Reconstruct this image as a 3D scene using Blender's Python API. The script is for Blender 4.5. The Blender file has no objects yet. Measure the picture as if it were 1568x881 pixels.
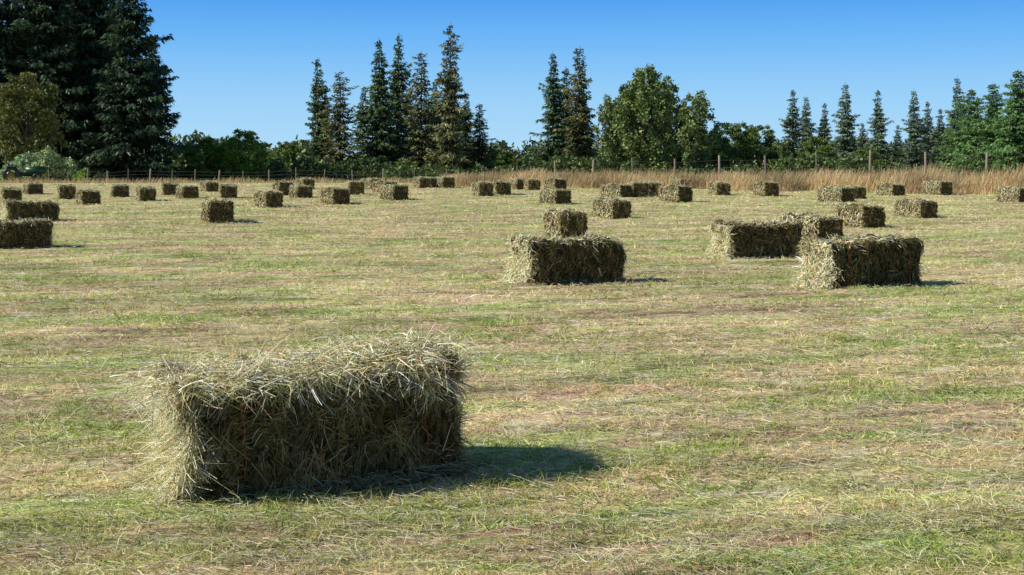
import bpy, math, numpy as np
from mathutils import Vector, noise as mn
R=np.random.default_rng(7)
scene=bpy.context.scene
CAMH=1.35

# ---------------------------------------------------------------- helpers
def link(ob):
    scene.collection.objects.link(ob); return ob

def mesh_from(name,V,F,col=None,smooth=False,mat=None):
    V=np.ascontiguousarray(V,dtype=np.float32); F=np.ascontiguousarray(F,dtype=np.int32)
    me=bpy.data.meshes.new(name)
    k=F.shape[1]
    me.vertices.add(len(V)); me.vertices.foreach_set('co',V.ravel())
    me.loops.add(F.size); me.loops.foreach_set('vertex_index',F.ravel())
    me.polygons.add(len(F)); me.polygons.foreach_set('loop_start',np.arange(0,F.size,k,dtype=np.int32))
    me.update(calc_edges=True)
    if col is not None:
        a=me.color_attributes.new('Col','FLOAT_COLOR','POINT')
        a.data.foreach_set('color',np.ascontiguousarray(col,dtype=np.float32).ravel())
    if smooth: me.polygons.foreach_set('use_smooth',np.ones(len(F),dtype=bool))
    if mat: me.materials.append(mat)
    return me

def unit(a): return a/np.maximum(np.linalg.norm(a,axis=-1,keepdims=True),1e-9)

def ribbons(P,D,L,W,bend,nseg,col,tip=0.3,side=None):
    n=len(P); D=unit(D)
    if side is None: side=R.normal(size=(n,3))
    S=unit(np.cross(D,side))
    t=np.linspace(0,1,nseg+1)
    C=P[:,None,:]+D[:,None,:]*(L[:,None]*t)[:,:,None]+bend[:,None,:]*(L[:,None]*t**2)[:,:,None]
    w=(W[:,None]*(1-(1-tip)*t**1.5))[:,:,None]*0.5
    V=np.stack([C-S[:,None,:]*w,C+S[:,None,:]*w],axis=2)
    V=V.reshape(-1,3)
    m=(nseg+1)*2
    base=(np.arange(n)*m)[:,None]
    fs=[]
    for i in range(nseg):
        fs.append(np.concatenate([base+2*i,base+2*i+1,base+2*i+3,base+2*i+2],axis=1))
    F=np.stack(fs,axis=1).reshape(-1,4)
    Cc=np.repeat(col,m,axis=0)
    return V,F,Cc

def join(parts):
    Vs,Fs,Cs=[],[],[];o=0
    for V,F,C in parts:
        Vs.append(V);Fs.append(F+o);Cs.append(C);o+=len(V)
    return np.concatenate(Vs),np.concatenate(Fs),np.concatenate(Cs)

def tube(path,rad,ns=6,col=(.1,.08,.06,1)):
    path=np.array(path,float);n=len(path);V=[]
    for i in range(n):
        d=path[min(i+1,n-1)]-path[max(i-1,0)];d/=np.linalg.norm(d)+1e-9
        a=np.cross(d,[0.3,0.9,0.1] if abs(d[2])>.6 else [0,0,1]);a/=np.linalg.norm(a);b=np.cross(d,a)
        for k in range(ns):
            an=2*math.pi*k/ns
            V.append(path[i]+rad[i]*(math.cos(an)*a+math.sin(an)*b))
    F=[]
    for i in range(n-1):
        for k in range(ns):
            F.append([i*ns+k,i*ns+(k+1)%ns,(i+1)*ns+(k+1)%ns,(i+1)*ns+k])
    V=np.array(V);return V,np.array(F),np.tile(np.array(col,float),(len(V),1))

def box(c,s,col):
    c=np.array(c,float);s=np.array(s,float)/2
    V=np.array([[x,y,z] for x in(-1,1) for y in(-1,1) for z in(-1,1)])*s+c
    F=np.array([[0,1,3,2],[4,6,7,5],[0,4,5,1],[2,3,7,6],[0,2,6,4],[1,5,7,3]])
    return V,F,np.tile(np.array(col,float),(8,1))

# ---------------------------------------------------------------- materials
def newmat(name):
    m=bpy.data.materials.new(name);m.use_nodes=True;nt=m.node_tree;nt.nodes.clear()
    return m,nt,nt.nodes,nt.links

def field_group():
    g=bpy.data.node_groups.new('FieldColour','ShaderNodeTree')
    g.interface.new_socket('Color',in_out='OUTPUT',socket_type='NodeSocketColor')
    N=g.nodes;L=g.links
    out=N.new('NodeGroupOutput')
    geo=N.new('ShaderNodeNewGeometry')
    def nz(scale,sc,rot,det=4,rough=.6,loc=(0,0,0),dist=0):
        vr=N.new('ShaderNodeVectorRotate');vr.rotation_type='Z_AXIS';vr.inputs['Angle'].default_value=-math.radians(rot)
        L.new(geo.outputs['Position'],vr.inputs['Vector'])
        mp=N.new('ShaderNodeMapping');mp.inputs['Scale'].default_value=sc;mp.inputs['Location'].default_value=loc
        L.new(vr.outputs[0],mp.inputs['Vector'])
        t=N.new('ShaderNodeTexNoise');t.inputs['Scale'].default_value=scale
        t.inputs['Detail'].default_value=det;t.inputs['Roughness'].default_value=rough;t.inputs['Distortion'].default_value=dist
        L.new(mp.outputs[0],t.inputs['Vector']);return t.outputs['Fac']
    def ramp(f,a,b,lo=0,hi=1):
        r=N.new('ShaderNodeMapRange');r.inputs['From Min'].default_value=a;r.inputs['From Max'].default_value=b
        r.inputs['To Min'].default_value=lo;r.inputs['To Max'].default_value=hi
        r.interpolation_type='SMOOTHSTEP'
        L.new(f,r.inputs['Value']);return r.outputs['Result']
    def mix(f,a,b,mode='MIX'):
        m=N.new('ShaderNodeMix');m.data_type='RGBA';m.blend_type=mode
        for s,v in ((m.inputs[0],f),(m.inputs[6],a),(m.inputs[7],b)):
            if isinstance(v,(int,float)): s.default_value=v
            elif isinstance(v,tuple): s.default_value=v+(1,)
            else: L.new(v,s)
        return m.outputs[2]
    tan=(0.90,0.69,0.39);green=(0.53,0.64,0.19);pink=(0.84,0.57,0.38);pale=(0.97,0.87,0.60);yel=(0.80,0.74,0.32)
    c=mix(ramp(nz(1.0,(.35,1.3,1),13,5,.65,dist=.6),.47,.57),tan,green)
    c=mix(ramp(nz(1.0,(.55,2.1,1),13,5,.65,loc=(9,3,0),dist=.5),.51,.60),c,pink)
    c=mix(ramp(nz(1.0,(1.3,3.5,1),12,loc=(3,31,0)),.50,.64),c,yel)
    c=mix(ramp(nz(1.0,(1.6,5.5,1),12,6,.7,loc=(31,1,0)),.51,.64),c,pale)
    c=mix(ramp(nz(1.0,(6,10,1),0,6,.75,loc=(1,31,0)),.52,.64),c,green)
    c=mix(1.0,c,ramp(nz(1,(.25,1.1,1),14,5),.32,.66,.70,1.15),'MULTIPLY')
    c=mix(1.0,c,ramp(nz(1,(1.1,6.0,1),12,5,.7,loc=(5,5,0),dist=.4),.36,.54,.52,1.08),'MULTIPLY')
    L.new(c,out.inputs[0])
    return g
FG=field_group()

def mat_ground():
    m,nt,N,L=newmat('mown_field')
    o=N.new('ShaderNodeOutputMaterial');b=N.new('ShaderNodeBsdfDiffuse')
    g=N.new('ShaderNodeGroup');g.node_tree=FG
    geo=N.new('ShaderNodeNewGeometry')
    t=N.new('ShaderNodeTexNoise');t.inputs['Scale'].default_value=22;t.inputs['Detail'].default_value=8;t.inputs['Roughness'].default_value=.75
    mp=N.new('ShaderNodeMapping');mp.inputs['Scale'].default_value=(.7,1.2,1)
    L.new(geo.outputs['Position'],mp.inputs[0]);L.new(mp.outputs[0],t.inputs['Vector'])
    r=N.new('ShaderNodeMapRange');r.inputs['From Min'].default_value=.35;r.inputs['From Max'].default_value=.66
    r.inputs['To Min'].default_value=.34;r.inputs['To Max'].default_value=1.1
    L.new(t.outputs['Fac'],r.inputs['Value'])
    x=N.new('ShaderNodeMix');x.data_type='RGBA';x.blend_type='MULTIPLY';x.inputs[0].default_value=1
    L.new(g.outputs[0],x.inputs[6]);L.new(r.outputs[0],x.inputs[7])
    L.new(x.outputs[2],b.inputs['Color'])
    bp=N.new('ShaderNodeBump');bp.inputs['Strength'].default_value=.7;bp.inputs['Distance'].default_value=.03
    L.new(t.outputs['Fac'],bp.inputs['Height']);L.new(bp.outputs[0],b.inputs['Normal'])
    L.new(b.outputs[0],o.inputs[0]);return m

def mat_leafy(name,transl=.25,field=False,gloss=0):
    m,nt,N,L=newmat(name)
    o=N.new('ShaderNodeOutputMaterial')
    a=N.new('ShaderNodeAttribute');a.attribute_name='Col'
    c=a.outputs['Color']
    if field:
        g=N.new('ShaderNodeGroup');g.node_tree=FG
        x=N.new('ShaderNodeMix');x.data_type='RGBA';x.blend_type='MULTIPLY';x.inputs[0].default_value=1
        L.new(g.outputs[0],x.inputs[6]);L.new(c,x.inputs[7])
        y=N.new('ShaderNodeMix');y.data_type='RGBA'
        L.new(a.outputs['Alpha'],y.inputs[0]);L.new(x.outputs[2],y.inputs[6]);L.new(c,y.inputs[7])
        c=y.outputs[2]
    b=N.new('ShaderNodeBsdfDiffuse');L.new(c,b.inputs['Color']);sh=b.outputs[0]
    if gloss:
        gl=N.new('ShaderNodeBsdfGlossy');gl.inputs['Roughness'].default_value=.45;gl.inputs['Color'].default_value=(.9,.9,.85,1)
        mg=N.new('ShaderNodeMixShader');mg.inputs[0].default_value=gloss;L.new(sh,mg.inputs[1]);L.new(gl.outputs[0],mg.inputs[2]);sh=mg.outputs[0]
    if transl:
        t=N.new('ShaderNodeBsdfTranslucent');L.new(c,t.inputs[0])
        ms=N.new('ShaderNodeMixShader');ms.inputs[0].default_value=transl
        L.new(sh,ms.inputs[1]);L.new(t.outputs[0],ms.inputs[2]);sh=ms.outputs[0]
    L.new(sh,o.inputs[0])
    return m

def mat_core():
    m,nt,N,L=newmat('packed_hay')
    o=N.new('ShaderNodeOutputMaterial');b=N.new('ShaderNodeBsdfDiffuse')
    tc=N.new('ShaderNodeTexCoord')
    mp=N.new('ShaderNodeMapping');mp.inputs['Scale'].default_value=(60,60,14)
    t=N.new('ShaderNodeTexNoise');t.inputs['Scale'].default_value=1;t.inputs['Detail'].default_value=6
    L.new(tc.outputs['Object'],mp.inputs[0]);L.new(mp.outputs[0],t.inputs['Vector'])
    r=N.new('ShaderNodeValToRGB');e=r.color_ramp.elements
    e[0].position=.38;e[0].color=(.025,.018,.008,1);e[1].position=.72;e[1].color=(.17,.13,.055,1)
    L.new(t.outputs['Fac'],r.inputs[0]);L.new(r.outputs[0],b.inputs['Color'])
    L.new(b.outputs[0],o.inputs[0]);return m

def mat_attr(name,rough=.8,spec=.3,metal=0):
    m,nt,N,L=newmat(name)
    o=N.new('ShaderNodeOutputMaterial');b=N.new('ShaderNodeBsdfPrincipled')
    b.inputs['Roughness'].default_value=rough;b.inputs['Specular IOR Level'].default_value=spec;b.inputs['Metallic'].default_value=metal
    a=N.new('ShaderNodeAttribute');a.attribute_name='Col'
    tc=N.new('ShaderNodeTexCoord');t=N.new('ShaderNodeTexNoise');t.inputs['Scale'].default_value=9;t.inputs['Detail'].default_value=5
    L.new(tc.outputs['Object'],t.inputs['Vector'])
    r=N.new('ShaderNodeMapRange');r.inputs['To Min'].default_value=.6;r.inputs['To Max'].default_value=1.4;L.new(t.outputs['Fac'],r.inputs['Value'])
    x=N.new('ShaderNodeMix');x.data_type='RGBA';x.blend_type='MULTIPLY';x.inputs[0].default_value=1
    L.new(a.outputs['Color'],x.inputs[6]);L.new(r.outputs[0],x.inputs[7]);L.new(x.outputs[2],b.inputs['Base Color'])
    L.new(b.outputs[0],o.inputs[0]);return m

M_ground=mat_ground();M_grass=mat_leafy('field_grass_blades',.25,True)
M_hay=mat_leafy('hay_straw',0,False,.04);M_core=mat_core()
M_leaf=mat_leafy('tree_foliage',.15,False,.03);M_tall=mat_leafy('dry_tall_grass',.3,False)
M_wood=mat_attr('weathered_wood');M_paint=mat_attr('tractor_paint',.35,.5)

# ---------------------------------------------------------------- ground
def gz(x,y):
    x=np.asarray(x,float);y=np.asarray(y,float)
    v=y-.2*x
    near=.010*np.sin(v*2.9+.8*np.sin(x*.35)+1.1*np.sin(x*.8+y*.3))+.009*np.sin(v*6.3+x*.9+1.5*np.sin(x*1.3))+.008*np.sin(x*2.3+y*1.1)*np.sin(y*3.7-x*.6)+.007*np.sin(x*7.1+y*2.)*np.sin(y*8.3-x*1.6)
    big=.03*np.sin(x*.21+1.)*np.sin(y*.17)
    fade=np.clip((90-y)/40,0,1)*np.clip((60-np.abs(x))/20,0,1)
    far=-.0205*np.clip(y-64,0,200)
    return (near+big*np.clip((y-9)/6,0,1))*fade+far

def grid_sheet():
    xs=np.unique(np.concatenate([np.linspace(-3000,-100,12),np.linspace(-100,-14,50),np.arange(-14,14,.12),np.linspace(14,100,50),np.linspace(100,3000,12)]))
    ys=np.unique(np.concatenate([np.linspace(-1000,-20,8),np.linspace(-20,3,12),np.arange(3,24,.1),np.arange(24,70,.5),np.linspace(70,270,60),np.linspace(270,4000,14)]))
    X,Y=np.meshgrid(xs,ys);Z=gz(X,Y)
    V=np.stack([X,Y,Z],-1).reshape(-1,3)
    nx=len(xs);ny=len(ys)
    i=np.arange(nx*ny).reshape(ny,nx)
    F=np.stack([i[:-1,:-1],i[:-1,1:],i[1:,1:],i[1:,:-1]],-1).reshape(-1,4)
    return V,F
V,F=grid_sheet()
link(bpy.data.objects.new('ground',mesh_from('ground',V,F,None,True,M_ground)))

# ---------------------------------------------------------------- bales
def vnoise(P,s,o=0.):
    P=np.asarray(P)*s+o
    return np.array([mn.noise(Vector(p)) for p in P])

STRAW=np.array([[.78,.64,.37],[.60,.49,.23],[.50,.50,.22],[.36,.41,.14],[.56,.36,.16],[.90,.84,.60],[.24,.19,.08]])
def straw_col(n,bright=1.,p=None):
    c=STRAW[R.choice(len(STRAW),size=n,p=p)]*(R.uniform(.6,1.15,size=(n,1)))*bright
    return np.concatenate([np.clip(c,0,.92),np.ones((n,1))],1)
PALE=[.24,.12,.17,.12,.05,.27,.03]
HASH=lambda i,s:(np.sin(i*12.9898+s)*43758.5453)%1.0

def make_bale(name,L,W,H,ns,w,seed,fore=False,shaded_faces=(0,1)):
    """shaded_faces: faces turned from the sun, their straw tinted darker as painted shade"""
    def surf(face,u,v):
        a=np.ones_like(u)
        P={0:(u,-a,v),1:(u,a,v),2:(-a,u,v),3:(a,u,v),4:(u,v,a),5:(u,v,-a)}[face]
        return np.stack(P,-1)
    hs=np.array([L/2,W/2,H/2])
    fl=.085
    def flake(q): return (q[:,0]+L)/fl+.45*np.sin(q[:,2]*8+seed)+.2*np.sin(q[:,2]*23)
    def shape(Q):
        Q=Q.copy();q=Q*hs;r=.04
        inn=np.clip(q,-(hs-r),hs-r);d=q-inn
        n=np.linalg.norm(d,axis=1,keepdims=True)
        q=inn+np.where(n>1e-6,d/np.maximum(n,1e-6)*np.minimum(n,r),0)
        fk=flake(q);idx=np.floor(fk);ph=fk%1
        off=HASH(idx,seed)-.5
        seam=np.exp(-(np.minimum(ph,1-ph)/.13)**2)
        q[:,1]*=1+off*.11-seam*.13
        q[:,2]+=np.where(q[:,2]>0,off*.045-seam*.018,0)
        for tx in(-.33*L,.36*L):
            c=np.exp(-((q[:,0]-tx)/.03)**2);q[:,1]*=1-.07*c;q[:,2]*=1-.04*c
        zr=q[:,2]/hs[2];xl=np.clip(-q[:,0]/hs[0],0,1)**3
        if shaded_faces==(0,1):
            q[:,0]+=xl*(-.06*np.clip(zr,0,1)+.055*np.exp(-((zr+.15)/.4)**2)-.05*np.clip(-zr-.5,0,1)*2)
        nn=vnoise(q,5.,seed)*.038+vnoise(q,14.,seed+5)*.040
        nrm=unit(Q**5+1e-6*Q)
        return q+nrm*nn[:,None],nrm
    o=0;Vs=[];Fs=[]
    for f in range(6):
        nu,nv=(88,30) if f in(0,1,4,5) else (30,30)
        uu,vv=np.meshgrid(np.linspace(-1,1,nu),np.linspace(-1,1,nv))
        q,_=shape(surf(f,uu.ravel(),vv.ravel()))
        i=np.arange(nu*nv).reshape(nv,nu)
        F=np.stack([i[:-1,:-1],i[:-1,1:],i[1:,1:],i[1:,:-1]],-1).reshape(-1,4)
        Vs.append(q);Fs.append(F+o);o+=len(q)
    core=(np.concatenate(Vs),np.concatenate(Fs))
    area=np.array([L*H,L*H,W*H*2,W*H*1.2,L*W*1.5]);area/=area.sum()
    out=[]
    for f in range(5):
        n=int(ns*area[f])
        u=R.uniform(-1,1,n);v=R.uniform(-1,1,n)
        q0=surf(f,u,v)
        q,nrm=shape(q0)
        if f in shaded_faces:
            ph=flake(q0*hs)%1;sm=np.minimum(ph,1-ph)
            pat=vnoise(q,9.,seed+20)
            keep=R.random(n)<np.clip(.22+sm*1.6+pat*1.6,.05,1)
            q,nrm=q[keep],nrm[keep];q0=q0[keep];n=len(q)
        nrmf=np.zeros((n,3));ax={0:(1,-1),1:(1,1),2:(0,-1),3:(0,1),4:(2,1)}[f];nrmf[:,ax[0]]=ax[1]
        nn=unit(nrm*.3+nrmf)
        idx=np.floor(flake(q0*hs));hs1=HASH(idx,seed+3);loc=vnoise(q,7.,seed+9);loc2=vnoise(q,7.,seed+29)
        if f in(0,1):
            tang=np.stack([(hs1-.5)*1.6+loc*3.5+R.normal(0,.6,n),np.zeros(n),-.5+loc2*3+R.normal(0,.6,n)],-1)
        elif f in(2,3):
            tang=np.stack([np.zeros(n),R.normal(0,1,n)+loc*3,R.normal(-.2,.8,n)+loc2*3],-1)
        else:
            tang=np.stack([R.normal(-.1,.8,n)+loc*3,R.normal(0,.9,n)+(hs1-.5)*1.5+loc2*2,np.zeros(n)],-1)
        tang=unit(tang)
        lift=np.abs(R.normal(0,(.15 if f<2 else .17)*(1 if fore else .6),n))
        if f==4: lift=np.abs(R.normal(0,.22 if fore else .12,n))
        D=tang+nn*lift[:,None]
        ln=R.gamma(2.2,.018,n)+.012
        ln=np.clip(ln,.02,.13 if f<4 else .15)
        if not fore: ln=np.clip(ln,.02,.10)
        bend=np.stack([R.normal(0,.5,n),R.normal(0,.5,n),R.normal(-.25,.45,n)],-1)*(.6 if f!=4 else 1)
        P=q-nn*R.uniform(0,.014,n)[:,None]-tang*(ln*.4)[:,None]
        ww=w*R.uniform(.4,1.4,n)*np.where(R.random(n)<.12,2.,1)
        col=straw_col(n) if f in shaded_faces else straw_col(n,1.18,PALE)  # sunward faces get brighter, paler straw to paint in the light
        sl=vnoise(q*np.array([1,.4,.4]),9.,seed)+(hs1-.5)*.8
        col[:,:3]*=(1+(.7 if f in shaded_faces else .3)*sl)[:,None]
        if f in shaded_faces: col[:,:3]*=np.array([.43,.355,.20])  # dark brown multiplier paints shade into the straw of faces away from sun
        sd=nn+R.normal(0,.45,(n,3))
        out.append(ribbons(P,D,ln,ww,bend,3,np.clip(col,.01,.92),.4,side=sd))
        if f in shaded_faces:
            m=int(n*.045);k=R.integers(0,n,m)
            out.append(ribbons(P[k]+nn[k]*.012,D[k]+R.normal(0,.5,(m,3)),R.uniform(.03,.10,m),w*R.uniform(.4,1,m),bend[k],3,straw_col(m,.85,PALE),.4))
    n=int(ns*.07)
    s=R.random(n)*2*(L+W)
    px=np.where(s<L,s-L/2,np.where(s<L+W,L/2,np.where(s<2*L+W,s-L-W-L/2,-L/2)))
    py=np.where(s<L,-W/2,np.where(s<L+W,s-L-W/2,np.where(s<2*L+W,W/2,s-2*L-W-W/2)))
    P=np.stack([px,py,-H/2+R.uniform(.0,.05,n)],-1)
    outw=unit(np.stack([px/L*(W),py*1.0,np.zeros(n)],-1)+R.normal(0,.6,(n,3))*[1,1,0])
    D=outw+np.stack([np.zeros(n),np.zeros(n),R.uniform(-.5,.1,n)],-1)
    bz=np.stack([R.normal(0,.3,n),R.normal(0,.3,n),np.zeros(n)],-1)
    ln=R.uniform(.02,.09,n)*(1 if fore else .7)
    out.append(ribbons(P,D,ln,w*R.uniform(.5,1.3,n),bz,3,straw_col(n,.7),.4))
    n=int(ns*.015)
    P=np.stack([R.uniform(-L/2,L/2,n),R.uniform(-W/2,W/2,n),np.full(n,H/2)],-1)
    D=np.stack([R.normal(0,.9,n),R.normal(0,.8,n),R.uniform(.05,.7,n)],-1)
    out.append(ribbons(P,D,R.uniform(.04,.12,n),w*R.uniform(.4,.9,n),np.stack([R.normal(0,.3,n),R.normal(0,.3,n),R.uniform(-.7,0,n)],-1),3,straw_col(n,1.15,PALE),.4))
    if shaded_faces==(0,1):
        n=int(ns*(.22 if fore else .10))
        zz=R.random(n)**2.2
        P=np.stack([-L/2-.0-(1-zz)**2*R.random(n)*.18-.05*np.clip(zz-.7,0,1)*R.random(n)*3,R.uniform(-W/2*1.05,W/2,n),-H/2+zz*H*.97],-1)
        D=np.stack([R.normal(-.3,.5,n),R.normal(0,.8,n),R.normal(-.6,.6,n)],-1)
        out.append(ribbons(P,D,R.uniform(.02,.09,n),w*R.uniform(.4,1.3,n),R.normal(0,.45,(n,3)),3,straw_col(n,1.3,PALE),.4,side=np.array([-1,-.2,.5])+R.normal(0,.5,(n,3))))
    if fore:
        for c,nf,sp in (((.30,-.05,H/2+.02),3800,(.14,.11,.030)),((.0,.05,H/2+.01),2200,(.2,.12,.016)),((-.40,.0,H/2+.005),2600,(.12,.16,.018)),((.40,-W/2-.0,H/2-.05),420,(.04,.02,.03)),((-.1,-W/2,H/2-.01),800,(.30,.015,.014))):
            P=R.normal(0,1,(nf,3))*sp+c
            D=np.stack([R.normal(-.1,.9,nf),R.normal(0,.8,nf),np.abs(R.normal(.05,.3,nf))],-1)
            if c[1]<-.2: D=np.stack([R.normal(0,.8,nf),R.uniform(-.8,-.1,nf),R.normal(-.1,.6,nf)],-1)
            out.append(ribbons(P,D,R.uniform(.03,.11,nf),w*R.uniform(.4,1.4,nf),np.stack([R.normal(0,.5,nf),R.normal(0,.5,nf),R.uniform(-.7,0,nf)],-1),3,straw_col(nf,1.25,PALE),.4,side=np.array([-.5,-.1,1])+R.normal(0,.5,(nf,3))))
        nf=1200;P=np.stack([L/2+R.normal(0,.012,nf),R.uniform(-W/2,W/2,nf),R.uniform(-H/2,H/2,nf)],-1)
        D=np.stack([R.uniform(.1,.8,nf),R.normal(0,.7,nf),R.normal(-.1,.8,nf)],-1)
        out.append(ribbons(P,D,R.uniform(.02,.07,nf),w*R.uniform(.4,1.1,nf),R.normal(0,.4,(nf,3)),3,straw_col(nf,.7),.4))
        # straggly spill at the upper and lower left end
        for zc,nf,dx in((H/2-.03,700,-.9),(-H/2+.03,1500,-.8)):
            P=np.stack([-L/2-.02+R.normal(0,.035,nf)-(0 if zc>0 else .07),R.uniform(-W/2,W/2,nf),zc+R.normal(0,.03,nf)],-1)
            D=np.stack([dx+R.normal(0,.5,nf),R.normal(-.1,.7,nf),R.normal(-.05,.3,nf)],-1)
            out.append(ribbons(P,D,R.uniform(.05,.17,nf),w*R.uniform(.35,1.,nf),np.stack([R.normal(0,.3,nf),R.normal(0,.3,nf),R.uniform(-.6,0.05,nf)],-1),3,straw_col(nf,1.25,PALE),.4,side=np.array([-.5,-.1,1])+R.normal(0,.5,(nf,3))))
    for tx in(-.33*L,.36*L):
        p=[]
        a,b=W/2*.95+.004,H/2*.97+.004
        for k in range(41):
            an=2*math.pi*k/40;cx,cy=math.cos(an),math.sin(an)
            rr=(abs(cx)**8+abs(cy)**8)**(-1/8)
            p.append((tx+.006*math.sin(k*2.1),a*cx*rr+.006*math.sin(k*1.3),b*cy*rr))
        out.append(tube(p,[.0024]*41,5,(.50,.09,.03,1)))
    Vr,Fr,Cr=join(out)
    Vr[:,2]=np.maximum(Vr[:,2],-H/2+.004+R.random(len(Vr))*.012)
    cv,cf=core;cv[:,2]=np.maximum(cv[:,2],-H/2-.02)
    V=np.concatenate([cv,Vr]);F=np.concatenate([cf,Fr+len(cv)])
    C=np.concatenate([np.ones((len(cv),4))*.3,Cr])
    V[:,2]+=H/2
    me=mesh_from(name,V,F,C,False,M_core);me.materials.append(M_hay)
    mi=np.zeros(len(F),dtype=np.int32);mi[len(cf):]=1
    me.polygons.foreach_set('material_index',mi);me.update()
    return me

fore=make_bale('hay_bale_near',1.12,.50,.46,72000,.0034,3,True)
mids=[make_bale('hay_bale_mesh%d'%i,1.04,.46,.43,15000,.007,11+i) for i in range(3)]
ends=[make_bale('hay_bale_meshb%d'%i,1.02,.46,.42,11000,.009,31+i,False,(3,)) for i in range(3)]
def put_bale(me,x,y,ang,s=1.,sz=1.):
    o=bpy.data.objects.new('hay_bale',me);link(o)
    o.location=(x,y,float(gz(x,y))-.005);o.rotation_euler=(R.normal(0,.015),R.normal(0,.015),math.radians(ang))
    o.scale=(s,1,sz);return o
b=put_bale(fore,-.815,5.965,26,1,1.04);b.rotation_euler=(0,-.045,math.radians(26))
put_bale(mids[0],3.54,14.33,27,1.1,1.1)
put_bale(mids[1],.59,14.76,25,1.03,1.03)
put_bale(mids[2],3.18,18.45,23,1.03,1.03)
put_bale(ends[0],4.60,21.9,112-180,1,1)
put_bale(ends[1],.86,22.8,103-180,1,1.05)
LIST=[(-7.08,20.3,22),(-9.42,27.9,24),(-13.9,39.5,115),(-16.1,47.8,118),(-13.46,43,112),(-11.2,37.6,115),(-12.35,44.8,112),
(-10.6,41.2,113),(-11.3,47,105),(-9.95,43.6,114),(-10.85,51,114),(-8.7,43.6,106),(-5.78,27.9,110),(-6.13,35.8,118),(-7.47,46.4,112),
(-6.47,43.6,115),(-7.83,53.9,115),(-4.73,38,118),(-5.17,47,100),(-5.33,53.9,116),(-4.34,48.6,122),(-3.41,41.2,120),(-3.54,55.9,112),
(-3.2,57.2,110),(-2.6,55.9,108),(-.91,44.2,103),(-.33,45.6,98),(.27,52.8,105),(.73,52,103),(1.6,52.8,118),(1.16,38,114),(2.12,30.3,112),
(3.15,42.9,122),(3.85,43.6,98),(4.42,44.8,95),(4.54,39.5,118),(6.4,54,112),(6.63,45.5,98),(8.0,44.8,102),(9.0,39.5,120),(10.1,42.3,110),
(12.1,45.5,112),(14.06,47,110),(8.6,30.3,108),(6.46,26.4,106),(13.96,39.5,110)]
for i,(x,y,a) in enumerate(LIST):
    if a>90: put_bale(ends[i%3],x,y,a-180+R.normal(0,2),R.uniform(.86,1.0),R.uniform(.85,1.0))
    else: put_bale(mids[i%3],x,y,a,.9,.88)

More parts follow.
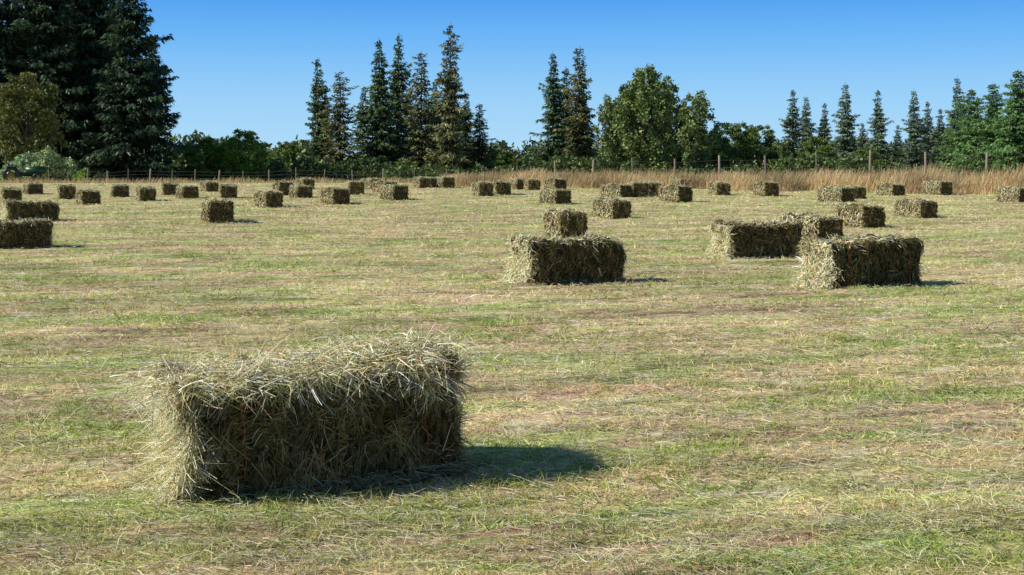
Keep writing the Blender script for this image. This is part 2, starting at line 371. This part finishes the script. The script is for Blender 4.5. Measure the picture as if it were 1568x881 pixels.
# ---------------------------------------------------------------- field grass (one mesh)
def field_points(n,d0,d1):
    d=d0*np.exp(R.random(n)*math.log(d1/d0))
    hw=.42*d+1.2
    x=(R.random(n)*2-1)*hw
    return x,d
def upside(n,s=.6): return np.stack([R.normal(0,s,n)-.25,R.normal(0,s,n)-.3,np.ones(n)],-1)
def clump(x,y):
    return (np.sin(x*5.1+1.7*np.sin(y*4.3))*np.sin(y*9.9+x*1.8+1.3*np.sin(x*3.7))+.6*np.sin(x*13.+y*5+2*np.sin(y*7))*np.sin(y*17.-x*6))
def blades():
    parts=[]
    n=340000
    x,y=field_points(n,4.0,62)
    cl=clump(x,y)
    keep=(cl+R.normal(0,.45,n))>-.6
    x,y,cl=x[keep],y[keep],cl[keep];n=len(x)
    P=np.stack([x,y,gz(x,y)-.004],-1)
    D=np.stack([R.normal(.1,.8,n),R.normal(0,.8,n),R.uniform(.15,.9,n)],-1)
    L=R.uniform(.016,.05,n)*(1+y/50)*(1+.55*np.clip(cl,-1,1.2))
    W=R.uniform(.0015,.0035,n)*(.8+y/7)
    g=R.uniform(.55,1.35,n)
    col=np.stack([g,g*R.uniform(.95,1.08,n),g*R.uniform(.8,1.05,n),np.zeros(n)],-1)
    parts.append(ribbons(P,D,L,W,np.stack([R.normal(0,.4,n),R.normal(0,.4,n),R.uniform(-.5,0,n)],-1),2,col,.3,side=upside(n)))
    n=100000
    x,y=field_points(n,4.0,55)
    P=np.stack([x,y,gz(x,y)+R.uniform(.004,.03,n)],-1)
    D=np.stack([R.normal(0,1,n),R.normal(0,.8,n),R.normal(.02,.12,n)],-1)
    L=R.gamma(3,.011,n)*(1+y/60)+.015
    W=R.uniform(.0012,.0028,n)*(.8+y/8)
    al=R.uniform(.0,.9,n)
    col=straw_col(n,1.2,PALE);col[:,3]=al;col[:,:3]=col[:,:3]*al[:,None]+(1-al[:,None])*R.uniform(.8,1.2,(n,1))
    parts.append(ribbons(P,D,L,W,np.stack([R.normal(0,.4,n),R.normal(0,.4,n),R.normal(-.05,.08,n)],-1),2,np.clip(col,0,1.2),.5,side=upside(n,.4)))
    nc=17000
    cx,cy=field_points(nc,4.0,45)
    m=(np.sin(cx*1.3+2*np.sin(cy*.7))*np.sin(cy*1.9-cx*.5)+R.normal(0,.45,nc))>.45
    cx,cy=cx[m],cy[m];nc=len(cx)
    k=R.integers(6,22,nc);idx=np.repeat(np.arange(nc),k);n=len(idx)
    x=cx[idx]+R.normal(0,.035,n)*(1+cy[idx]/20);y=cy[idx]+R.normal(0,.025,n)*(1+cy[idx]/20)
    P=np.stack([x,y,gz(x,y)-.003],-1)
    D=np.stack([R.normal(0,.5,n),R.normal(0,.5,n),R.uniform(.5,1,n)],-1)
    L=R.uniform(.025,.065,n);W=R.uniform(.002,.004,n)*(.8+y/8)
    br=R.uniform(.6,1.3,n)[:,None]
    col=np.concatenate([np.array([[.40,.51,.12]])*br,np.full((n,1),.75)],1)
    parts.append(ribbons(P,D,L,W,np.stack([R.normal(0,.4,n),R.normal(0,.4,n),R.uniform(-.4,0,n)],-1),2,col,.15,side=upside(n)))
    n=14000
    x,y=field_points(n,4.0,30)
    P=np.stack([x,y,gz(x,y)],-1);D=np.stack([R.normal(.1,.45,n),R.normal(0,.45,n),np.ones(n)],-1)
    parts.append(ribbons(P,D,R.uniform(.03,.08,n),R.uniform(.0015,.003,n)*(.8+y/9),np.stack([R.normal(0,.5,n),R.normal(0,.5,n),R.uniform(-.4,0,n)],-1),2,straw_col(n,1.1,PALE)*np.array([1,1,1,.8]),.4))
    heaps=[(1.04,10.5,.30,.05,800,0),(1.75,5.2,.30,.05,1300,0),(-3.1,14.4,.35,.07,300,0),(-4.7,21.5,.4,.1,260,0),(3.1,6.9,.25,.04,200,0),(-2.3,5.0,.25,.05,500,0),(.6,4.65,.3,.05,600,0)]
    for _ in range(620):
        yy=4.3*math.exp(R.random()**1.1*math.log(40/4.3));heaps.append((R.uniform(-.42,.42)*yy,yy,R.uniform(.06,.40),R.uniform(.015,.05),int(R.uniform(40,140)),1))
    for hx,hy,sx,sy,m,t in heaps:
        x=hx+R.normal(0,sx,m);y=hy+R.normal(0,sy,m)*(1+hy/25)+.23*(x-hx)+.03*np.sin((x-hx)*9+hx)
        mound=.032*np.exp(-((x-hx)/sx)**2-((y-hy-.23*(x-hx))/sy)**2)
        P=np.stack([x,y,gz(x,y)+mound+R.uniform(.003,.022,m)],-1)
        D=np.stack([R.normal(.3,1,m),R.normal(0,.6,m),R.normal(.05,.25,m)],-1)
        col=straw_col(m,1.2 if t==0 else R.uniform(.8,1.25),PALE);col[:,3]=.9 if t==0 else .75
        if t and R.random()<.3: col[:,:3]*=np.array([.75,.9,.6])
        parts.append(ribbons(P,D,R.uniform(.02,.08 if t==0 else .055,m),R.uniform(.0014,.0028,m)*(.8+hy/10),np.stack([R.normal(0,.5,m),R.normal(0,.5,m),R.normal(-.1,.1,m)],-1),2,col,.5,side=upside(m)))
    return join(parts)
V,F,C=blades()
link(bpy.data.objects.new('field_grass',mesh_from('field_grass',V,F,C,False,M_grass)))

# ---------------------------------------------------------------- tall dry grass along the fence
def tall_grass():
    parts=[]
    n=80000
    x=R.uniform(-3.2,24,n)
    front=56.5-.62*np.clip(x,-3,24)+.7*np.sin(x*1.3)+.4*np.sin(x*3.7)
    y=front+R.random(n)**1.3*8
    dn=.5+.5*np.sin(x*2.7+np.sin(y*1.3)*2)+np.clip((y-front)/3,0,1)
    kp=R.random(n)<dn;x,y,front=x[kp],y[kp],front[kp];n=len(x)
    hmean=np.interp(x,[-3,0,8,16,24],[.40,.55,.55,.74,.80])*(1+.28*np.sin(x*2.1)*np.sin(x*.7+y)+.18*np.sin(x*6.+y*2))
    L=hmean*R.uniform(.45,1.15,n)
    edge=np.clip((y-front)/.8,.25,1);L*=edge
    P=np.stack([x,y,gz(x,y)-.01],-1)
    D=np.stack([R.normal(.08,.18,n),R.normal(0,.16,n),np.ones(n)],-1)
    base=np.array([[.82,.60,.32],[.68,.43,.26],[.88,.70,.42],[.54,.44,.20],[.32,.36,.14]])
    c=base[R.choice(5,n,p=[.28,.24,.16,.18,.14])]*R.uniform(.6,1.05,(n,1))*(1+.25*np.sin(x*1.7+np.sin(y)))[:,None]
    col=np.concatenate([np.clip(c,0,.95),np.ones((n,1))],1)
    parts.append(ribbons(P,D,L,R.uniform(.01,.022,n),np.stack([R.normal(.12,.14,n),R.normal(0,.1,n),R.uniform(-.12,0,n)],-1),2,col,.35))
    n=9000
    x=R.uniform(-45,-2,n);y=62+np.interp(x,[-45,-2],[16,2])+R.random(n)*8
    L=R.uniform(.12,.4,n)*(.5+.5*np.sin(x*.8)**2)
    P=np.stack([x,y,gz(x,y)-.01],-1);D=np.stack([R.normal(.08,.2,n),R.normal(0,.16,n),np.ones(n)],-1)
    c=base[R.choice(5,n,p=[.3,.2,.1,.2,.2])]*R.uniform(.6,1.,(n,1))
    parts.append(ribbons(P,D,L,R.uniform(.012,.03,n),np.stack([R.normal(.12,.12,n),R.normal(0,.1,n),R.uniform(-.12,0,n)],-1),2,np.concatenate([c,np.ones((n,1))],1),.35))
    return join(parts)
V,F,C=tall_grass()
link(bpy.data.objects.new('tall_dry_grass',mesh_from('tall_dry_grass',V,F,C,False,M_tall)))

# ---------------------------------------------------------------- wire fence
def fence():
    parts=[];pts=[]
    path=[np.array(p,float) for p in((26,42),(17,51),(2,66),(-45,108))]
    for a,b in zip(path[:-1],path[1:]):
        m=int(np.linalg.norm(b-a)/2.3)
        for i in range(m): pts.append(a+(b-a)*i/m)
    pts.append(path[-1]);tops=[]
    for p in pts:
        z=float(gz(*p));h=np.interp(p[0],[-45,-2,4,17],[.9,.75,1.15,1.5])*R.uniform(.88,1.1)
        lean=R.normal(0,.04,2);r=R.choice([.03,.055],p=[.5,.5]);g=R.uniform(.6,1.5)
        top=np.array([p[0]+lean[0],p[1]+lean[1],z+h])
        parts.append(tube([(p[0],p[1],z-.3),(p[0]+lean[0]*.5,p[1]+lean[1]*.5,z+h*.5),tuple(top),tuple(top+[0,0,.02])],[r,r*.95,r*.85,r*.2],7,(.22*g,.18*g,.14*g,1)))
        tops.append((np.array([p[0],p[1],z]),h))
    for f in(.35,.6,.85):
        parts.append(tube([a+[0,-.05,h*f] for a,h in tops],[.004]*len(tops),4,(.10,.09,.08,1)))
    return join(parts)
V,F,C=fence()
link(bpy.data.objects.new('wire_fence',mesh_from('wire_fence',V,F,C,False,M_wood)))

# ---------------------------------------------------------------- trees
def fir_mesh(name,seed,H=20.,ratio=.17,dens=1.,gap=.08,base=.06,hue=(.030,.060,.032),curve=.85,csz=1.):
    r=np.random.default_rng(seed)
    parts=[]
    bark=(.12,.09,.065,1)
    lean=r.normal(0,.15,2)
    tp=[(lean[0]*t*t,lean[1]*t*t,H*t) for t in np.linspace(0,1,9)]
    parts.append(tube(tp,[max(.02,.28*(1-t)) for t in np.linspace(0,1,9)],7,bark))
    Ps,Ds,Ls,Ws,Bs,Cs=[],[],[],[],[],[]
    z=H*base
    side_sup=r.uniform(.6,1.15,8)
    ph1=r.random()*6.28
    while z<H*.985:
        t=z/H
        prof=(1-t)**curve
        if t<.15: prof*= .75+.25*t/.15
        prof*=1+.16*math.sin(t*23+ph1)
        rad=H*ratio*prof+.15
        nb=int(r.integers(6,9)*(.7 if t>.8 else 1))
        a0=r.random()*6.28
        lvl=r.uniform(.58,1.14)
        for k in range(nb):
            if r.random()<gap: continue
            an=a0+k*6.283/nb+r.normal(0,.25)
            rl=rad*lvl*r.uniform(.5,1.15)*side_sup[int(an/6.283*8)%8]
            if r.random()<.09: rl*=1.3
            dz0=r.uniform(-.35,.1)-(.25*(1-t)); up=r.uniform(.1,.35)
            m=max(6,int(rl*24*dens))
            s=np.sort(r.random(m))**.75
            bx=math.cos(an);by=math.sin(an)
            cen=np.stack([bx*rl*s,by*rl*s,z+rl*(dz0*s+up*s*s)],-1)
            cen+=np.array([lean[0]*t*t,lean[1]*t*t,0])
            wd=.34*rl*(1-s*.8)+.10
            lat=r.normal(0,.55,m)*wd
            cen[:,0]+=-by*lat;cen[:,1]+=bx*lat;cen[:,2]+=-np.abs(lat)*.25+r.normal(0,.10,m)
            D=np.stack([bx*.8-by*np.sign(lat)*.6+r.normal(0,.3,m),by*.8+bx*np.sign(lat)*.6+r.normal(0,.3,m),r.normal(-.35,.3,m)],-1)
            Ps.append(cen);Ds.append(D);Ls.append(r.uniform(.28,.62,m)*(.6+.5*(1-t))*csz)
            Ws.append(r.uniform(.12,.28,m)*csz);Bs.append(np.stack([np.zeros(m),np.zeros(m),r.uniform(-.4,.1,m)],-1))
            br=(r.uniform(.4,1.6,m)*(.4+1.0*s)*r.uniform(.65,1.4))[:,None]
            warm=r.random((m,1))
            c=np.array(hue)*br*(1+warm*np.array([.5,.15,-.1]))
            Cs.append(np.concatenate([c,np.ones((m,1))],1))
            if rl>.5: parts.append(tube([(lean[0]*t*t,lean[1]*t*t,z),(bx*rl*.5,by*rl*.5,z+rl*(dz0*.5+up*.25)),(bx*rl*.9,by*rl*.9,z+rl*(dz0*.9+up*.81))],[.05,.03,.01],3,bark))
        z+=H*r.uniform(.013,.025)
    nn=sum(map(len,Ls))
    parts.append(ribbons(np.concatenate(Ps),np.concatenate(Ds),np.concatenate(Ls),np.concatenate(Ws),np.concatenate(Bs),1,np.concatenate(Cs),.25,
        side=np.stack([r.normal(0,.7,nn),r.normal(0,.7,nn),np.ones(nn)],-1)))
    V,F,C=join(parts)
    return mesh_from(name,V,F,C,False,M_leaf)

def leaf_cloud(r,centers,radii,npr,size,hue,warmth=.5,flat=.8):
    Ps,Cs=[],[]
    for c,ra in zip(centers,radii):
        n=int(npr*ra**2)
        d=unit(r.normal(size=(n,3)));rr=ra*(r.random(n)**.35)*(1+.18*np.sin(d[:,0]*5+c[0]*3)+.15*np.sin(d[:,2]*7+c[1]*3+d[:,1]*4))
        p=np.array(c)+d*rr[:,None]*np.array([1,1,flat])
        Ps.append(p)
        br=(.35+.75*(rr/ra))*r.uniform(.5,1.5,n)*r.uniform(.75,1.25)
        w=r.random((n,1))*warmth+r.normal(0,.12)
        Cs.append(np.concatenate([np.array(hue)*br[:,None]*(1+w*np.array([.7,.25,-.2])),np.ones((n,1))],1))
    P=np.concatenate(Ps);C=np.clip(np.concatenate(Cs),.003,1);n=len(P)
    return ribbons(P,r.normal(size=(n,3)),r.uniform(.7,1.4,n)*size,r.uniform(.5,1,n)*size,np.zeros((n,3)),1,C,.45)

def broad_mesh(name,seed,H=10.,Rw=3.2,hue=(.055,.085,.028),base=.10,nl=34,size=.19,npr=620,warm=.5,upright=False):
    r=np.random.default_rng(seed);parts=[]
    bark=(.13,.11,.085,1)
    parts.append(tube([(0,0,0),(.05,.02,H*.2),(-.08,.05,H*.45),(.05,0,H*.8)],[H*.022,H*.018,H*.012,.02],8,bark))
    cs,rs=[],[]
    for i in range(nl):
        t=(i+.5)/nl;z=H*(base+(.93-base)*t)
        pr=math.sin(math.pi*min(1,max(.0,(t*.86+.12))))**.5
        an=i*2.399+r.normal(0,.4);ro=Rw*pr*r.uniform(.3,.88)
        ra=Rw*r.uniform(.18,.36)*(1 if t<.85 else .7)
        c=(math.cos(an)*ro,math.sin(an)*ro,min(z,H-ra*.75));cs.append(c);rs.append(ra)
        z0=max(H*.12,c[2]-ro*1.1)
        parts.append(tube([(0,0,z0),(c[0]*.5,c[1]*.5,(z0+c[2])/2+.1),c],[H*.008,H*.005,.02],4,bark))
    for i in range(nl+14):
        an=r.random()*6.28;t=r.random();z=H*(base+(1-base)*t)
        pr=math.sin(math.pi*min(.98,t*.86+.12))**.5;ro=Rw*pr*r.uniform(.8,1.1)
        cs.append((math.cos(an)*ro,math.sin(an)*ro,z*.98));rs.append(Rw*r.uniform(.07,.17))
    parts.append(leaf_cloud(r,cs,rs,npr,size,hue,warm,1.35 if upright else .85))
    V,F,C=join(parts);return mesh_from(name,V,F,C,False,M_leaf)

F_dense=[fir_mesh('fir_dense%d'%i,20+i,ratio=.185,gap=.10,hue=(.075,.135,.060),curve=.75) for i in range(3)]
F_sparse=[fir_mesh('fir_sparse%d'%i,40+i,ratio=.175,gap=.28,dens=.8,base=.1,hue=(.125,.155,.075),curve=.55) for i in range(2)]
F_big=[fir_mesh('fir_big%d'%i,60+i,ratio=.24,gap=.06,dens=1.3,base=.02,hue=(.034,.070,.040),curve=.6) for i in range(2)]
F_blue=[fir_mesh('fir_blue%d'%i,80+i,ratio=.20,gap=.10,hue=(.11,.18,.12),curve=.75) for i in range(2)]  # bluer tint on these farther firs stands in for distance haze
F_young=[fir_mesh('fir_young%d'%i,91+i,ratio=.33,gap=.02,dens=1.2,base=.01,hue=(.10,.21,.08),curve=.55) for i in range(2)]

def put_tree(nm,me,x,y,H,H0,wx=1.,rot=None):
    o=bpy.data.objects.new(nm,me);link(o)
    s=H/H0;o.location=(x,y,float(gz(x,y))-.1);o.scale=(s*wx,s*wx,s)
    o.rotation_euler=(0,0,R.random()*6.28 if rot is None else rot);return o

def X(px,D): return (px-784)/2178*D   # image pixel column -> metres east at distance D
def Ht(top,D): return (280-top)/2178*D
firs=[(5,140,-70,F_big[0],1.0),(72,140,-85,F_big[1],1.0),(135,143,-90,F_big[0],1.0),(200,138,-55,F_big[1],.95),(40,150,-60,F_big[1],1.1),(105,152,-60,F_big[0],1.1),(232,148,50,F_big[0],.95),(170,150,-30,F_big[1],1.),
(488,170,86,F_dense[0],1.05),(520,166,105,F_sparse[0],1.3),(583,172,55,F_dense[1],1.1),(608,176,48,F_dense[2],1.0),(645,168,76,F_sparse[1],1.15),(630,180,130,F_dense[0],1.35),
(688,165,32,F_sparse[0],.95),(690,185,100,F_dense[1],1.15),(735,170,156,F_sparse[1],1.5),(555,185,130,F_dense[2],1.3),(714,176,140,F_dense[0],1.2),(500,180,140,F_dense[1],1.2),(665,182,120,F_dense[2],1.2),
(848,172,76,F_dense[2],1.05),(886,170,68,F_sparse[1],1.25),(868,180,100,F_dense[0],1.2),(892,182,120,F_dense[1],1.2),
(1214,200,136,F_blue[0],1.15),(1234,205,144,F_blue[1],1.1),(1262,205,156,F_blue[0],1.1),(1296,195,124,F_blue[1],1.15),(1345,200,136,F_blue[0],1.1),
(1399,195,134,F_blue[1],1.15),(1420,205,154,F_blue[0],1.1),(1465,190,114,F_blue[1],1.0),(1440,200,165,F_blue[0],1.2),(1375,205,190,F_blue[0],1.3),(1320,205,185,F_blue[1],1.3),
(1487,130,133,F_young[0],1.),(1522,125,123,F_young[1],1.05),(1560,120,103,F_young[0],1.),(1605,118,83,F_young[1],.9),(1455,135,190,F_young[1],1.1)]
for px,D,top,me,wx in firs:
    put_tree('fir_tree',me,X(px,D),D,Ht(top,D),20.,wx)

B=[broad_mesh('broad0',101,hue=(.18,.31,.055),warm=.6),broad_mesh('broad1',102,hue=(.125,.21,.06)),
   broad_mesh('broad2',103,H=10,Rw=2.3,hue=(.15,.23,.075),upright=True,nl=44),broad_mesh('broad3',104,hue=(.13,.165,.055),warm=.8),
   broad_mesh('broad4',105,H=10,Rw=1.9,hue=(.17,.25,.095),upright=True,nl=36)]
broads=[(315,150,208,B[0],1.5),(375,148,196,B[0],1.35),(345,158,215,B[1],1.5),(440,175,214,B[1],1.5),(415,180,228,B[1],1.6),
(936,165,140,B[4],.95),(990,160,100,B[2],1.1),(1018,170,112,B[4],1.05),(1066,166,134,B[4],1.15),(965,172,125,B[2],.9),(1045,172,160,B[2],1.1),(1125,175,184,B[1],1.4),(1160,180,188,B[1],1.3),(1095,170,195,B[1],1.2),
(1195,178,215,B[2],1.3),(775,175,232,B[0],1.7),(740,180,215,B[1],1.5),(1250,178,205,B[1],1.4),(1330,178,222,B[1],1.6),
(42,118,105,B[3],1.0)]
for px,D,top,me,wx in broads:
    put_tree('broadleaf_tree',me,X(px,D),D,Ht(top,D),10.,wx)

r=np.random.default_rng(5)
V,F,C=leaf_cloud(r,[(-1.5,0,.9),(-.4,.1,1.3),(.7,0,1.45),(1.7,.1,.95),(.1,-.5,.7),(-2.1,.2,.6),(2.4,.2,.55)],[.9,1.05,1.05,.85,.9,.6,.55],1100,.14,(.32,.42,.20),.3)
st=[tube([(0,0,-.1),(a*.5,.05,.5),(a,.1,1.1)],[.06,.04,.02],5,(.12,.1,.08,1)) for a in(-1.3,-.4,.4,1.4)]
V,F,C=join([(V,F,C)]+st)
o=link(bpy.data.objects.new('shrub',mesh_from('shrub',V,F,C,False,M_leaf)));o.location=(-32.6,98,float(gz(-32.6,98)))
V,F,C=leaf_cloud(r,[(0,0,.4),(.3,0,.7)],[.5,.4],1200,.12,(.22,.38,.07),.3)
V,F,C=join([(V,F,C),tube([(0,0,-.1),(0,0,.3),(.1,0,.7)],[.03,.02,.01],5)])
o=link(bpy.data.objects.new('shrub',mesh_from('shrub2',V,F,C,False,M_leaf)));o.location=(-29.4,97,float(gz(-29.4,97)))

r=np.random.default_rng(9)
cs,rs=[],[]
for i in range(230):
    x=-110+220*i/230+r.normal(0,.6);y=r.uniform(205,235)
    h=r.uniform(2.0,4.2)+1.3*math.sin(x*.11)+.8*math.sin(x*.37+1)
    px=784+x/220*2178
    if px>1080: h+=1.5
    for z in(1.,h*.55,h):
        cs.append((x+r.normal(0,.8),y+r.normal(0,1),float(gz(x,y))+z));rs.append(r.uniform(1.5,2.4))
V,F,C=leaf_cloud(r,cs,rs,42,.62,(.12,.19,.09),.5)
link(bpy.data.objects.new('distant_tree_line',mesh_from('distant_tree_line',V,F,C,False,M_leaf)))
cs,rs=[],[]
for i in range(260):
    x=-60+125*i/260+r.normal(0,.4);y=r.uniform(150,172)
    h=r.uniform(.6,1.9)+.6*math.sin(x*.23)
    cs.append((x,y,float(gz(x,y))+.4));rs.append(r.uniform(.9,1.5))
    cs.append((x+r.normal(0,.5),y,float(gz(x,y))+h));rs.append(r.uniform(.7,1.3))
V,F,C=leaf_cloud(r,cs,rs,90,.36,(.09,.15,.05),.6)
link(bpy.data.objects.new('undergrowth',mesh_from('undergrowth',V,F,C,False,M_leaf)))

# ---------------------------------------------------------------- small green tractor
def wheel(c,ro,wd,hub):
    parts=[];ns=24
    prof=[(ro*.55,-wd/2),(ro*.92,-wd/2),(ro,-wd*.3),(ro,wd*.3),(ro*.92,wd/2),(ro*.55,wd/2)]
    V=[];F=[]
    for i in range(ns):
        a=6.2832*i/ns
        for rr,w_ in prof: V.append((c[0]+rr*math.cos(a),c[1]+w_,c[2]+rr*math.sin(a)))
    m=len(prof)
    for i in range(ns):
        for k in range(m): F.append([i*m+k,i*m+(k+1)%m,((i+1)%ns)*m+(k+1)%m,((i+1)%ns)*m+k])
    parts.append((np.array(V),np.array(F),np.tile(np.array((.02,.02,.02,1.)),(len(V),1))))
    parts.append(tube([(c[0],c[1]-wd*.35,c[2]),(c[0],c[1]-wd*.34,c[2]),(c[0],c[1]+wd*.34,c[2]),(c[0],c[1]+wd*.35,c[2])],[.02,ro*.45,ro*.45,.02],16,hub))
    return parts
g=(.015,.07,.025,1);yl=(.25,.2,.04,1);bk=(.03,.03,.03,1)
P=[]
for y_ in(-.5,.5): P+=wheel((-.7,y_,.52),.52,.28,yl);P+=wheel((.85,y_*.95,.32),.32,.2,yl)
P+=[box((.75,0,.78),(1.15,.55,.42),g),box((.75,0,1.005),(1.05,.45,.06),g),box((1.335,0,.78),(.03,.45,.36),bk),box((-.2,0,.55),(1.6,.42,.25),bk),
 box((-.7,-.5,1.08),(.75,.3,.05),g),box((-.7,.5,1.08),(.75,.3,.05),g),box((-.62,0,.98),(.45,.5,.1),bk),box((-.84,0,1.2),(.1,.5,.36),bk),
 tube([(.2,0,.95),(-.05,0,1.25)],[.02,.02],6,bk),tube([(-1,-.42,.9),(-1.02,-.42,1.75),(-1.02,.42,1.75),(-1,.42,.9)],[.03]*4,6,bk),tube([(1.0,.15,1.),(1.0,.15,1.4)],[.03,.03],6,bk)]
a=[]
for k in range(13): a.append((-.05+.17*math.cos(k/12*6.283),.17*math.sin(k/12*6.283),1.27))
P.append(tube(a,[.015]*13,5,bk))
V,F,C=join(P)
o=link(bpy.data.objects.new('tractor',mesh_from('tractor',V,F,C,False,M_paint)));o.location=(-30.6,89,float(gz(-30.6,89)));o.rotation_euler=(0,0,math.radians(20))

# ---------------------------------------------------------------- light, sky, camera
el=math.radians(37)
sx,sy=-.975,-.20;nrm=math.hypot(sx,sy);sx/=nrm;sy/=nrm
w=bpy.data.worlds.new('World');scene.world=w;w.use_nodes=True;nt=w.node_tree
bg=nt.nodes['Background'];sky=nt.nodes.new('ShaderNodeTexSky');sky.sky_type='NISHITA';sky.sun_disc=False
sky.sun_elevation=el;sky.sun_rotation=math.atan2(sx,sy)%(2*math.pi);sky.air_density=1.0;sky.dust_density=.2;sky.ozone_density=2.0
tc=nt.nodes.new('ShaderNodeTexCoord');sep=nt.nodes.new('ShaderNodeSeparateXYZ');nt.links.new(tc.outputs['Generated'],sep.inputs[0])
mr=nt.nodes.new('ShaderNodeMapRange');mr.inputs['From Min'].default_value=0;mr.inputs['From Max'].default_value=.4;nt.links.new(sep.outputs['Z'],mr.inputs['Value'])
rp=nt.nodes.new('ShaderNodeValToRGB');nt.links.new(mr.outputs[0],rp.inputs[0])
e=rp.color_ramp.elements;e[0].position=0;e[0].color=(.42,.72,.98,1);e[1].position=1;e[1].color=(.045,.11,.26,1)
for p,c in((.10,(.29,.62,.97,1)),(.20,(.13,.46,.95,1)),(.28,(.05,.32,.88,1)),(.42,(.045,.20,.52,1))):
    q=e.new(p);q.color=c
sc=nt.nodes.new('ShaderNodeVectorMath');sc.operation='SCALE';sc.inputs['Scale'].default_value=1/.12
nt.links.new(rp.outputs[0],sc.inputs[0])
mx=nt.nodes.new('ShaderNodeMix');mx.data_type='RGBA';mx.inputs[0].default_value=.92
nt.links.new(sky.outputs[0],mx.inputs[6]);nt.links.new(sc.outputs[0],mx.inputs[7]);nt.links.new(mx.outputs[2],bg.inputs[0])
bg.inputs[1].default_value=.12
sl=bpy.data.lights.new('sun','SUN');sl.energy=5.0;sl.angle=math.radians(.5);sl.color=(1,.95,.86)
so=link(bpy.data.objects.new('sun',sl))
so.rotation_euler=Vector((-sx*math.cos(el),-sy*math.cos(el),-math.sin(el))).to_track_quat('-Z','Y').to_euler()
cam=bpy.data.cameras.new('camera');co=link(bpy.data.objects.new('camera',cam))
co.location=(0,0,CAMH);co.rotation_euler=(math.radians(90),0,0)
cam.lens=50;cam.sensor_width=36;cam.shift_y=-205.5/1568;cam.clip_end=10000;cam.clip_start=.1
scene.camera=co
scene.view_settings.view_transform='Standard'
try: scene.view_settings.look='None'
except Exception: pass
scene.view_settings.exposure=0
